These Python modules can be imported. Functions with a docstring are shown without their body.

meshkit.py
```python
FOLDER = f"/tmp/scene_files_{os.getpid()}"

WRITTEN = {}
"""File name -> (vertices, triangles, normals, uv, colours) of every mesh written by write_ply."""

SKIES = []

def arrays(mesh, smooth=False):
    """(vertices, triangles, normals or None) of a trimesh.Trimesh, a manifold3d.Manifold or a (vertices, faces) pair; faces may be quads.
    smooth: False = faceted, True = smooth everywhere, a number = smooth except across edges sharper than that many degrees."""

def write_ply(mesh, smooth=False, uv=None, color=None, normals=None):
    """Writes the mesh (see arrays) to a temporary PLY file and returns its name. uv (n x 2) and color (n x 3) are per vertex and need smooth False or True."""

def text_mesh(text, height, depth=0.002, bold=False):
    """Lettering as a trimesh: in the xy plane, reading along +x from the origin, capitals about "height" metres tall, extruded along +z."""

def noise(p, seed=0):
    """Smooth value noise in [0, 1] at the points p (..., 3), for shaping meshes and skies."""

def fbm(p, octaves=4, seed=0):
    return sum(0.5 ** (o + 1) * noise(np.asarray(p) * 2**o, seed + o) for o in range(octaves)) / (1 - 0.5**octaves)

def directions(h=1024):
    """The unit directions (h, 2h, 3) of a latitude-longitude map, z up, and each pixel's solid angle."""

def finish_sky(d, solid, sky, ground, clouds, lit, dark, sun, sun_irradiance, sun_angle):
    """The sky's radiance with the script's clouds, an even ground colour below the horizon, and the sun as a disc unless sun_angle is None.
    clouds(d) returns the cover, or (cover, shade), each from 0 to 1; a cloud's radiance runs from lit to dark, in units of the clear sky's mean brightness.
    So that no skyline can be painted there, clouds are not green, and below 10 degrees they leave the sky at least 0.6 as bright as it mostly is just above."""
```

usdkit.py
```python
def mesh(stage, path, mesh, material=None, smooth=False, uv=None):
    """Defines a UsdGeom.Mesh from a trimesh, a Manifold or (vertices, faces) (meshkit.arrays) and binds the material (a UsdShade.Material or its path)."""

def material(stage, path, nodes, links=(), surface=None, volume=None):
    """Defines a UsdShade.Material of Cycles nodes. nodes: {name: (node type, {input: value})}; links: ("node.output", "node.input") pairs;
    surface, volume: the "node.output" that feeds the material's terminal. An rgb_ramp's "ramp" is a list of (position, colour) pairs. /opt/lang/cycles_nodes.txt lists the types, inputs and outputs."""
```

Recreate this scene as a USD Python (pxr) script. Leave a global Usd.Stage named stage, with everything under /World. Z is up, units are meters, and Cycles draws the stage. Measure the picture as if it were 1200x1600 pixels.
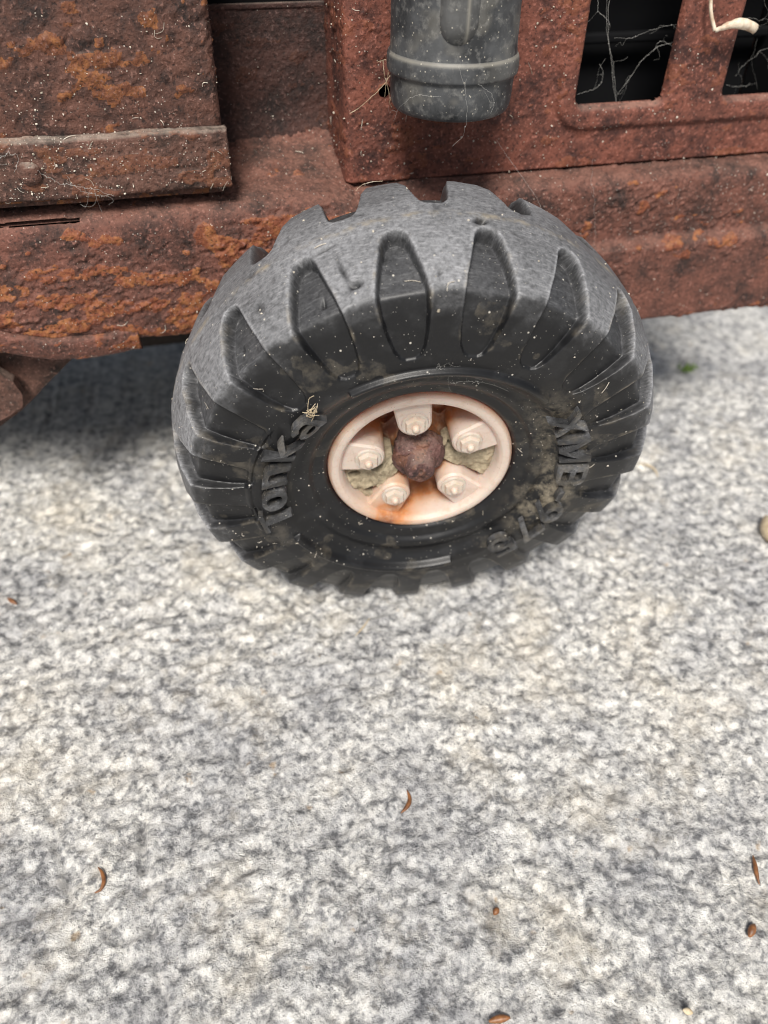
import math, numpy as np, trimesh, usdkit, meshkit
from pxr import Usd, UsdGeom, UsdLux, UsdShade, Gf, Sdf, Vt
from meshkit import noise, fbm
stage = Usd.Stage.CreateInMemory()
UsdGeom.SetStageUpAxis(stage, UsdGeom.Tokens.z); UsdGeom.SetStageMetersPerUnit(stage, 1.0)
world = UsdGeom.Xform.Define(stage, '/World'); stage.SetDefaultPrim(world.GetPrim())
UsdGeom.Scope.Define(stage, '/World/Looks')
rng = np.random.default_rng(7)
# ------------------------------------------------------------------ camera
YAW, PITCH, ROLL = math.radians(14.6), math.radians(42.4), math.radians(0.9)
CAM = np.array([-.0401, -.1201, .162])
cy, sy = math.cos(YAW), math.sin(YAW)
F = np.array([sy*math.cos(PITCH), cy*math.cos(PITCH), -math.sin(PITCH)])
R0 = np.array([cy, -sy, 0.]); U0 = np.cross(R0, F)
Rr = math.cos(ROLL)*R0 + math.sin(ROLL)*U0; Uu = -math.sin(ROLL)*R0 + math.cos(ROLL)*U0
cam = UsdGeom.Camera.Define(stage, '/World/camera')
M = np.eye(4); M[0, :3] = Rr; M[1, :3] = Uu; M[2, :3] = -F; M[3, :3] = CAM
cam.AddTransformOp().Set(Gf.Matrix4d(*M.ravel().tolist()))
FL = 5.7
cam.CreateFocalLengthAttr(FL); cam.CreateHorizontalApertureAttr(FL*1200/1202); cam.CreateVerticalApertureAttr(FL*1600/1202)
cam.CreateFStopAttr(2.9); cam.CreateFocusDistanceAttr(.150); cam.CreateClippingRangeAttr(Gf.Vec2f(.004, 200))
cam.CreateExposureAttr(0.74)
# ------------------------------------------------------------------ light
SUN_EL, SUN_AZ = math.radians(53), math.atan2(-.28, -.72)      # azimuth: atan2(x, y) of the direction towards the sun
sd = np.array([math.sin(SUN_AZ)*math.cos(SUN_EL), math.cos(SUN_AZ)*math.cos(SUN_EL), math.sin(SUN_EL)])
sky = usdkit.material(stage, '/World/Looks/sky', {
    's': ('sky_texture', {'sky_type': 'single_scattering', 'sun_disc': False, 'sun_elevation': SUN_EL, 'sun_rotation': SUN_AZ, 'aerosol_density': 3.0}),
    'h': ('hsv', {'saturation': .55}), 'b': ('background_shader', {'strength': .06})},
    [('s.color', 'h.color'), ('h.color', 'b.color')], surface='b.background')
dome = UsdLux.DomeLight.Define(stage, '/World/sky'); dome.CreateIntensityAttr(1.0)
UsdShade.MaterialBindingAPI.Apply(dome.GetPrim()).Bind(sky)
dome.GetPrim().SetCustomDataByKey('kind', 'structure')
sun = UsdLux.DistantLight.Define(stage, '/World/sun'); sun.CreateIntensityAttr(.8); sun.CreateAngleAttr(17.)
sun.GetPrim().CreateAttribute('inputs:normalize', Sdf.ValueTypeNames.Bool).Set(True); sun.CreateColorAttr(Gf.Vec3f(1, .955, .89))
zz = sd; xx = np.cross([0, 0, 1], zz); xx /= np.linalg.norm(xx); yy = np.cross(zz, xx)
M = np.eye(4); M[0, :3] = xx; M[1, :3] = yy; M[2, :3] = zz
sun.AddTransformOp().Set(Gf.Matrix4d(*M.ravel().tolist()))
# ------------------------------------------------------------------ helpers
used = {}
def numbered(base):
    n = used.get(base, 0); used[base] = n + 1
    return base if n == 0 else f'{base}_{n:03d}'
def path(name, parent=None):
    return numbered((str(parent.GetPath()) if parent else '/World') + '/' + name)
def tag(p, label=None, cat=None, group=None, kind=None):
    for k, v in (('label', label), ('category', cat), ('group', group), ('kind', kind)):
        if v: p.SetCustomDataByKey(k, v)
    return p
def thing(name, label=None, cat=None, loc=(0, 0, 0), parent=None, group=None):
    x = UsdGeom.Xform.Define(stage, path(name, parent)); x.AddTranslateOp().Set(Gf.Vec3d(*map(float, loc)))
    return tag(x.GetPrim(), label, cat, group)
def obj(name, mesh, mat, parent=None, smooth=True, attrs=None, label=None, cat=None, group=None, kind=None):
    m = usdkit.mesh(stage, path(name, parent), mesh, MAT[mat], smooth=smooth)
    for k, v in (attrs or {}).items():
        UsdGeom.PrimvarsAPI(m).CreatePrimvar(k, Sdf.ValueTypeNames.FloatArray, 'vertex').Set(Vt.FloatArray.FromNumpy(np.asarray(v, np.float32)))
    return tag(m.GetPrim(), label, cat, group, kind)
def ss(a, b, x):
    t = np.clip((np.asarray(x, float)-a)/(b-a), 0, 1); return t*t*(3-2*t)
def resample(pts, step=None, n=None):
    pts = np.asarray(pts, float); d = np.r_[0, np.cumsum(np.linalg.norm(np.diff(pts, axis=0), axis=1))]
    n = n or int(d[-1]/step)+2; t = np.linspace(0, d[-1], n)
    return np.stack([np.interp(t, d, pts[:, k]) for k in range(pts.shape[1])], 1)
def chaikin(pts, it=2):
    p = np.asarray(pts, float)
    for _ in range(it):
        q = np.empty((2*len(p)-2, p.shape[1])); q[0::2] = .75*p[:-1]+.25*p[1:]; q[1::2] = .25*p[:-1]+.75*p[1:]
        p = np.vstack([p[:1], q, p[-1:]])
    return p
def grid_faces(nu, nv, wrap=False):
    i = np.arange(nu if wrap else nu-1)[:, None]; j = np.arange(nv-1)[None]
    a = i*nv+j; b = ((i+1) % nu)*nv+j
    return np.stack([a, b, b+1, a+1], -1).reshape(-1, 4)
def grid_normals(P):
    n = np.cross(np.gradient(P, axis=0), np.gradient(P, axis=1)); return n/np.maximum(np.linalg.norm(n, axis=2, keepdims=True), 1e-12)
def tube(pts, r, n=7, taper=None):
    pts = np.asarray(pts, float); k = len(pts); T = np.gradient(pts, axis=0); T /= np.linalg.norm(T, axis=1, keepdims=True)
    a = np.cross(T, [0.31, 0.2, 0.93]); a /= np.linalg.norm(a, axis=1, keepdims=True); b = np.cross(T, a)
    rr = np.broadcast_to(np.asarray(r, float), k)*(1 if taper is None else np.asarray(taper)); t = np.linspace(0, 2*np.pi, n, endpoint=False)
    V = pts[:, None]+rr[:, None, None]*(np.cos(t)[None, :, None]*a[:, None]+np.sin(t)[None, :, None]*b[:, None])
    f = []
    for i in range(k-1):
        for j in range(n):
            f.append([i*n+j, i*n+(j+1) % n, (i+1)*n+(j+1) % n, (i+1)*n+j])
    V = np.vstack([V.reshape(-1, 3), pts[:1], pts[-1:]]); f = np.array(f)
    tri = np.vstack([f[:, [0, 1, 2]], f[:, [0, 2, 3]], [[(j+1) % n, j, k*n] for j in range(n)], [[(k-1)*n+j, (k-1)*n+(j+1) % n, k*n+1] for j in range(n)]])
    return trimesh.Trimesh(V, tri, process=False)
def rbox(a, b, r=.0008):
    import manifold3d as m3
    a = np.asarray(a, float); b = np.asarray(b, float)
    s = m3.Manifold.sphere(r, 16)
    return m3.Manifold.batch_hull([s.translate([x, y, z]) for x in (a[0]+r, b[0]-r) for y in (a[1]+r, b[1]-r) for z in (a[2]+r, b[2]-r)])
# ------------------------------------------------------------------ materials
MAT = {}
def mat(name, nodes, links, surface='p.BSDF'):
    MAT[name] = usdkit.material(stage, '/World/Looks/'+name, nodes, links, surface=surface)
def lay(nodes, links, base, steps):
    """Chains mix_color layers: steps = (name, mask output, colour or output)."""
    cur = base
    for nm, mask, col in steps:
        nodes[nm] = ('mix_color', {} if isinstance(col, str) else {'b': col})
        links.append((cur, nm+'.a')) if isinstance(cur, str) else nodes[nm][1].update({'a': cur})
        if isinstance(col, str): links.append((col, nm+'.b'))
        links.append((mask, nm+'.fac')); cur = nm+'.result'
    return cur
def gran():
    n = {'c': ('texture_coordinate', {}),
         'na': ('noise_texture', {'scale': 310., 'detail': 6., 'roughness': .66}), 'nb': ('noise_texture', {'scale': 720., 'detail': 6., 'roughness': .7, 'distortion': .3}),
         'mx': ('mix_float', {'fac': .48}),
         'r1': ('rgb_ramp', {'ramp': [(0, (.08, .08, .085)), (.39, (.15, .152, .158)), (.44, (.27, .272, .276)), (.48, (.44, .438, .432)), (.52, (.60, .594, .578)), (.585, (.74, .732, .708)), (1, (.80, .792, .768))]}),
         'pn': ('noise_texture', {'scale': 900., 'detail': 4., 'roughness': .6}), 'pv': ('mix_vector', {'fac': .0018}), 'v': ('voronoi_texture', {'scale': 520., 'randomness': 1.}), 'vs': ('separate_color', {}),
         'vr': ('rgb_ramp', {'ramp': [(0, (.50, .50, .52)), (.16, (.66, .66, .68)), (.38, (.95, .95, .95)), (1, (1.08, 1.07, 1.05))]}), 'm1': ('mix_color', {'blend_type': 'multiply', 'fac': .55}),
         'bn': ('noise_texture', {'scale': 26., 'detail': 7., 'roughness': .68}), 'br': ('rgb_ramp', {'ramp': [(.30, (.56, .57, .60)), (.44, (.80, .80, .805)), (.51, (.95, .945, .93)), (.58, (1., .985, .95)), (.72, (1.12, 1.08, 1.0))]}), 'm2': ('mix_color', {'blend_type': 'multiply', 'fac': 1.}),
         'fn': ('noise_texture', {'scale': 900., 'detail': 4., 'roughness': .65}), 'fr': ('rgb_ramp', {'ramp': [(.62, (0, 0, 0)), (.67, (.8, .8, .8))]}),
         'on': ('noise_texture', {'scale': 210., 'detail': 4.}), 'or': ('rgb_ramp', {'ramp': [(.69, (0, 0, 0)), (.76, (.6, .6, .6))]}),
         'wn': ('noise_texture', {'scale': 48., 'detail': 7., 'roughness': .75}), 'wr': ('rgb_ramp', {'ramp': [(.52, (0, 0, 0)), (.68, (.55, .55, .55))]}),
         'hn': ('noise_texture', {'scale': 1300., 'detail': 5., 'roughness': .7}), 'ha': ('mix_float', {'fac': .5}),
         'bp': ('bump', {'strength': 1., 'distance': .0014}), 'p': ('principled_bsdf', {'roughness': .55, 'specular_ior_level': .5})}
    l = [('c.object', x+'.vector') for x in ('na', 'nb', 'pn', 'bn', 'fn', 'on', 'wn', 'hn')]
    l += [('c.object', 'pv.a'), ('pn.color', 'pv.b'), ('pv.result', 'v.vector'), ('na.fac', 'mx.a'), ('nb.fac', 'mx.b'), ('mx.result', 'r1.fac'), ('v.color', 'vs.color'), ('vs.r', 'vr.fac'), ('r1.color', 'm1.a'), ('vr.color', 'm1.b'),
          ('bn.fac', 'br.fac'), ('m1.result', 'm2.a'), ('br.color', 'm2.b'), ('fn.fac', 'fr.fac'), ('on.fac', 'or.fac'), ('wn.fac', 'wr.fac'), ('mx.result', 'ha.a'), ('hn.fac', 'ha.b'), ('ha.result', 'bp.height'), ('bp.normal', 'p.normal')]
    cur = lay(n, l, 'm2.result', [('L0', 'wr.color', (.50, .45, .365)), ('L1', 'fr.color', (.09, .09, .095)), ('L2', 'or.color', (.36, .24, .12))])
    l.append((cur, 'p.base_color'))
    mat('granite', n, l)
gran()
def rust(name, dark, mid, hot, hot_gold, hotamt, dust=(.42, .37, .31), speck=.5, dustamt=1., rough=.75, bump=.0004):
    n = {'c': ('texture_coordinate', {}), 'g': ('geometry', {}), 'gs': ('separate_xyz', {}),
         'af': ('attribute', {'attribute': 'flake'}), 'ap': ('attribute', {'attribute': 'patch'}),
         'n1': ('noise_texture', {'scale': 130., 'detail': 8., 'roughness': .72}), 'r1': ('rgb_ramp', {'ramp': [(.36, dark), (.47, tuple(np.array(dark)*.5+np.array(mid)*.5)), (.58, mid)]}),
         'n2': ('noise_texture', {'scale': 420., 'detail': 7., 'roughness': .7, 'distortion': .5}), 'r2': ('rgb_ramp', {'ramp': [(.34, tuple(np.array(hot)*.55)), (.46, hot), (.66, hot_gold)]}),
         'fa': ('math', {'math_type': 'multiply_add', 'value2': 1.3, 'value3': -.65}), 'fs': ('math', {'math_type': 'add'}), 'fr': ('rgb_ramp', {'ramp': [(.30, (0, 0, 0)), (.46, (1, 1, 1))]}), 'hm': ('math', {'math_type': 'multiply', 'value2': hotamt, 'use_clamp': True}),
         'n3': ('noise_texture', {'scale': 1400., 'detail': 4., 'roughness': .6}), 'r3': ('rgb_ramp', {'ramp': [(.58, (0, 0, 0)), (.66, (.75, .75, .75))]}),
         'r3b': ('rgb_ramp', {'ramp': [(.35, (.75, .75, .75)), (.43, (0, 0, 0))]}),
         'v': ('voronoi_texture', {'scale': 1700.}), 'vs': ('separate_color', {}), 'vr': ('rgb_ramp', {'ramp': [(.10, (.9, .9, .9)), (.22, (0, 0, 0))]}),
         'vg': ('math', {'math_type': 'greater_than', 'value2': 1-.22*speck}), 'vm': ('math', {'math_type': 'multiply'}),
         'nd': ('noise_texture', {'scale': 260., 'detail': 5., 'roughness': .7}),
         'dz': ('map_range', {'from_min': .35, 'from_max': 1.0, 'to_min': 0., 'to_max': .5*dustamt, 'clamp': True}), 'dr': ('rgb_ramp', {'ramp': [(.35, (.25, .25, .25)), (.6, (1, 1, 1))]}), 'dm': ('math', {'math_type': 'multiply'}),
         'bm': ('math', {'math_type': 'multiply_add', 'value2': .28}), 'bp': ('bump', {'strength': 1., 'distance': bump}), 'p': ('principled_bsdf', {'roughness': rough, 'specular_ior_level': .4})}
    l = [('c.object', x+'.vector') for x in ('n1', 'n2', 'n3', 'v', 'nd')]
    l += [('g.normal', 'gs.vector'), ('n1.fac', 'r1.fac'), ('n2.fac', 'r2.fac'), ('n2.fac', 'fa.value1'), ('fa.value', 'fs.value1'), ('af.fac', 'fs.value2'), ('fs.value', 'fr.fac'), ('fr.color', 'hm.value1'), ('n3.fac', 'r3.fac'), ('n3.fac', 'r3b.fac'), ('v.color', 'vs.color'), ('v.distance', 'vr.fac'), ('vs.g', 'vg.value1'), ('vr.color', 'vm.value1'), ('vg.value', 'vm.value2'),
          ('gs.z', 'dz.value'), ('nd.fac', 'dr.fac'), ('dz.result', 'dm.value1'), ('dr.color', 'dm.value2'), ('n2.fac', 'bm.value1'), ('n3.fac', 'bm.value3'), ('bm.value', 'bp.height'), ('bp.normal', 'p.normal')]
    cur = lay(n, l, 'r1.color', [('L1', 'hm.value', 'r2.color'), ('L2', 'r3b.color', tuple(np.array(dark)*.45)), ('L3', 'r3.color', tuple(np.clip(np.array(mid)*1.7+.03, 0, 1))),
                                 ('L4', 'dm.value', dust), ('L5', 'vm.value', (.62, .57, .50))])
    l.append((cur, 'p.base_color')); mat(name, n, l)
rust('rust_box', (0.0208, 0.0112, 0.0092), (0.1000, 0.0432, 0.0296), (0.1200, 0.0400, 0.0176), (0.2400, 0.0920, 0.0288), 1.)
rust('rust_flange', (0.0240, 0.0136, 0.0100), (0.1040, 0.0488, 0.0344), (0.1280, 0.0440, 0.0224), (0.2080, 0.0800, 0.0320), .6, dustamt=.9)
rust('rust_skirt', (0.0272, 0.0144, 0.0116), (0.1320, 0.0512, 0.0352), (0.1600, 0.0448, 0.0192), (0.2900, 0.1150, 0.0400), 1., dust=(0.2640, 0.1600, 0.1240), dustamt=.5)
rust('rust_panel', (0.0400, 0.0140, 0.0108), (0.1640, 0.0544, 0.0352), (0.1600, 0.0480, 0.0240), (0.2240, 0.0784, 0.0344), .6, dustamt=.4, bump=.00026)
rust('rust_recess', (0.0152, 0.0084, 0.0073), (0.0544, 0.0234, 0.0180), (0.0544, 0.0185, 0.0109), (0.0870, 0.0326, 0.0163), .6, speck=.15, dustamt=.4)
rust('rust_dark', (0.0096, 0.0064, 0.0056), (0.0240, 0.0144, 0.0104), (0.0400, 0.0176, 0.0104), (0.0560, 0.0240, 0.0120), .5, speck=0., dustamt=0.)
rust('rust_cap', (.030, .016, .015), (.11, .052, .045), (.12, .05, .03), (.2, .09, .05), .6, speck=.3, dustamt=.4)
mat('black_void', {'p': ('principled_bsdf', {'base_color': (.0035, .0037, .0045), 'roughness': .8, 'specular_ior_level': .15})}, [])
def tyre_mat():
    n = {'c': ('texture_coordinate', {}), 'ad': ('attribute', {'attribute': 'dusty'}), 'at': ('attribute', {'attribute': 'tan'}),
         'n1': ('noise_texture', {'scale': 1150., 'detail': 6., 'roughness': .75}), 'r1': ('rgb_ramp', {'ramp': [(.37, (.42, .42, .42)), (.60, (1, 1, 1))]}), 'dm': ('math', {'math_type': 'multiply', 'use_clamp': True}),
         'mp': ('mapping', {'scale': (500, 3200, 500)}), 'n2': ('noise_texture', {'scale': 1., 'detail': 4., 'roughness': .65}), 'r2': ('rgb_ramp', {'ramp': [(.54, (0, 0, 0)), (.66, (.55, .55, .55))]}), 'sm': ('math', {'math_type': 'multiply'}),
         'nt': ('noise_texture', {'scale': 330., 'detail': 6., 'roughness': .7}), 'rt': ('rgb_ramp', {'ramp': [(.42, (0, 0, 0)), (.66, (1, 1, 1))]}), 'tm': ('math', {'math_type': 'multiply'}),
         'v': ('voronoi_texture', {'scale': 2300.}), 'vs': ('separate_color', {}), 'vr': ('rgb_ramp', {'ramp': [(.10, (.8, .8, .8)), (.24, (0, 0, 0))]}), 'vg': ('math', {'math_type': 'greater_than', 'value2': .92}), 'vm': ('math', {'math_type': 'multiply'}),
         'v2': ('voronoi_texture', {'scale': 700.}), 'vs2': ('separate_color', {}), 'vr2': ('rgb_ramp', {'ramp': [(.08, (.9, .9, .9)), (.17, (0, 0, 0))]}), 'vg2': ('math', {'math_type': 'greater_than', 'value2': .9}), 'vm2': ('math', {'math_type': 'multiply'}),
         'ro': ('map_range', {'from_min': 0., 'from_max': 1., 'to_min': .38, 'to_max': .75}),
         'bp': ('bump', {'strength': .4, 'distance': .0001}), 'p': ('principled_bsdf', {'specular_ior_level': .32})}
    l = [('c.object', x+'.vector') for x in ('n1', 'mp', 'nt', 'v', 'v2')]
    l += [('mp.vector', 'n2.vector'), ('n1.fac', 'r1.fac'), ('ad.fac', 'dm.value1'), ('r1.color', 'dm.value2'), ('n2.fac', 'r2.fac'), ('r2.color', 'sm.value1'), ('ad.fac', 'sm.value2'), ('nt.fac', 'rt.fac'), ('rt.color', 'tm.value1'), ('at.fac', 'tm.value2'),
          ('v.color', 'vs.color'), ('v.distance', 'vr.fac'), ('vs.g', 'vg.value1'), ('vr.color', 'vm.value1'), ('vg.value', 'vm.value2'),
          ('v2.color', 'vs2.color'), ('v2.distance', 'vr2.fac'), ('vs2.g', 'vg2.value1'), ('vr2.color', 'vm2.value1'), ('vg2.value', 'vm2.value2'),
          ('ad.fac', 'ro.value'), ('ro.result', 'p.roughness'), ('n1.fac', 'bp.height'), ('bp.normal', 'p.normal')]
    cur = lay(n, l, (.0070, .0072, .0080), [('L1', 'dm.value', (.225, .228, .238)), ('L2', 'sm.value', (.36, .36, .37)), ('L3', 'tm.value', (.25, .215, .16)), ('L4', 'vm.value', (.42, .40, .36)), ('L5', 'vm2.value', (.5, .47, .41))])
    l.append((cur, 'p.base_color')); mat('tyre_rubber', n, l)
tyre_mat()
def pink():
    n = {'c': ('texture_coordinate', {}), 'x': ('separate_xyz', {}),
         'as': ('attribute', {'attribute': 'stain'}), 'nz': ('noise_texture', {'scale': 160., 'detail': 4., 'roughness': .6}), 'nr': ('rgb_ramp', {'ramp': [(.3, (.35, .35, .35)), (.6, (1, 1, 1))]}), 'm': ('math', {'math_type': 'multiply', 'use_clamp': True}),
         'sr': ('rgb_ramp', {'ramp': [(0, (.54, .43, .37)), (.25, (.50, .32, .225)), (.55, (.46, .18, .065)), (1, (.16, .06, .035))]}),
         'v': ('voronoi_texture', {'scale': 900.}), 'vr': ('rgb_ramp', {'ramp': [(.05, (.6, .6, .6)), (.12, (0, 0, 0))]}), 'n2': ('noise_texture', {'scale': 420., 'detail': 7., 'roughness': .75}), 'r2': ('rgb_ramp', {'ramp': [(.50, (0, 0, 0)), (.68, (.7, .7, .7))]}),
         'bp': ('bump', {'strength': .7, 'distance': .00016}), 'p': ('principled_bsdf', {'roughness': .48, 'subsurface_weight': .25, 'subsurface_scale': .0015})}
    l = [('c.object', 'nz.vector'), ('c.object', 'v.vector'), ('c.object', 'n2.vector'), ('nz.fac', 'nr.fac'), ('as.fac', 'm.value1'), ('nr.color', 'm.value2'), ('m.value', 'sr.fac'), ('v.distance', 'vr.fac'), ('n2.fac', 'r2.fac'), ('n2.fac', 'bp.height'), ('bp.normal', 'p.normal')]
    cur = lay(n, l, 'sr.color', [('L1', 'r2.color', (.44, .30, .22)), ('L2', 'vr.color', (.2, .12, .08))])
    l.append((cur, 'p.base_color')); mat('pink_plastic', n, l)
pink()
def simple(name, a, b, scale, rough=.7, bump=.0002, c=None, cpos=.66):
    n = {'c': ('texture_coordinate', {}), 'n': ('noise_texture', {'scale': scale, 'detail': 6., 'roughness': .7}), 'r': ('rgb_ramp', {'ramp': [(.36, a), (.6, b)] + ([(cpos, c)] if c else [])}),
         'bp': ('bump', {'strength': .7, 'distance': bump}), 'p': ('principled_bsdf', {'roughness': rough})}
    mat(name, n, [('c.object', 'n.vector'), ('n.fac', 'r.fac'), ('r.color', 'p.base_color'), ('n.fac', 'bp.height'), ('bp.normal', 'p.normal')])
simple('dry_mud', (.17, .138, .088), (.34, .285, .195), 600, .9, .0004)
simple('needle', (.09, .035, .015), (.24, .10, .035), 500, .45)
simple('straw', (.40, .30, .18), (.62, .52, .36), 500, .6)
simple('husk', (.36, .25, .16), (.66, .58, .46), 260, .5)
mat('web', {'p': ('principled_bsdf', {'base_color': (.46, .45, .42), 'roughness': .8, 'alpha': .42})}, [])
simple('moss', (.06, .12, .02), (.16, .24, .05), 500, .8)
simple('grit', (.30, .26, .20), (.60, .55, .47), 300, .85)
def filt():
    n = {'c': ('texture_coordinate', {}), 'g': ('geometry', {}), 'gs': ('separate_xyz', {}), 'ad': ('attribute', {'attribute': 'dusty'}),
         'n1': ('noise_texture', {'scale': 150., 'detail': 6., 'roughness': .65}), 'r1': ('rgb_ramp', {'ramp': [(.36, (.016, .0172, .019)), (.64, (.064, .067, .070))]}),
         'n2': ('noise_texture', {'scale': 700., 'detail': 4., 'roughness': .65}), 'r2': ('rgb_ramp', {'ramp': [(.52, (0, 0, 0)), (.70, (.65, .65, .65))]}),
         'v': ('voronoi_texture', {'scale': 1300.}), 'vs': ('separate_color', {}), 'vr': ('rgb_ramp', {'ramp': [(.10, (.8, .8, .8)), (.22, (0, 0, 0))]}), 'vg': ('math', {'math_type': 'greater_than', 'value2': .62}), 'vm': ('math', {'math_type': 'multiply'}),
         'am': ('math', {'math_type': 'multiply', 'value2': .85}), 'bp': ('bump', {'strength': .4, 'distance': .00015}), 'p': ('principled_bsdf', {'roughness': .55})}
    l = [('c.object', x+'.vector') for x in ('n1', 'n2', 'v')] + [('n1.fac', 'r1.fac'), ('n2.fac', 'r2.fac'), ('v.color', 'vs.color'), ('v.distance', 'vr.fac'), ('vs.g', 'vg.value1'), ('vr.color', 'vm.value1'), ('vg.value', 'vm.value2'), ('ad.fac', 'am.value1'), ('n2.fac', 'bp.height'), ('bp.normal', 'p.normal')]
    cur = lay(n, l, 'r1.color', [('L1', 'r2.color', (.16, .158, .150)), ('L2', 'am.value', (.24, .225, .19)), ('L3', 'vm.value', (.45, .42, .35))])
    l.append((cur, 'p.base_color')); mat('black_plastic', n, l)
filt()
# ------------------------------------------------------------------ granite ground
def axis(lo, hi, step, far):
    core = np.arange(lo, hi, step); g = [core[0]]; s = step
    while g[-1] > -far: s *= 1.25; g.append(g[-1]-s)
    h = [core[-1]]; s = step
    while h[-1] < far: s *= 1.25; h.append(h[-1]+s)
    return np.r_[g[:0:-1], core, h[1:]]
gx, gy = axis(-.13, .17, .0005, 1.5), axis(-.11, .09, .0005, 1.5)
X, Y = np.meshgrid(gx, gy, indexing='ij'); P2 = np.stack([X, Y, np.zeros_like(X)], -1)
Z = .0022*(fbm(P2*55, 3, 3)-.5) + .0016*(fbm(P2*230, 3, 5)-.5) + .0014*(noise(P2*560, 9)-.5)
Z -= .0009*np.exp(-((X-(-.085+.02*np.sin((Y+.05)*60)))/.0016)**2)*ss(-.02, -.03, Y)*noise(P2*140, 4)*1.4
def crack(x0, y0, x1, y1, w_, dp, sd):
    L = math.hypot(x1-x0, y1-y0); ux, uy = (x1-x0)/L, (y1-y0)/L; u = (X-x0)*ux+(Y-y0)*uy; q = -(X-x0)*uy+(Y-y0)*ux+.0035*(fbm(P2*90, 3, sd)-.5)
    return dp*np.exp(-(q/w_)**2)*ss(-.004, .004, u)*(1-ss(L-.004, L+.004, u))*(.35+noise(P2*260, sd))
Z -= crack(-.070, -.030, -.066, -.082, .0009, .0013, 31)+crack(-.048, -.018, -.046, -.030, .0008, .0010, 32)+crack(.060, -.010, .085, -.022, .0008, .0009, 33)+crack(-.092, -.020, -.084, -.046, .0008, .0012, 34)+crack(.002, -.030, .030, -.052, .0007, .0007, 35)
Z += .0039
GRZ = Z.copy()
obj('granite_slab', (np.stack([X, Y, Z], -1).reshape(-1, 3), grid_faces(len(gx), len(gy))), 'granite', kind='structure', label='rough pale grey granite slab under the toy truck')
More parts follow.
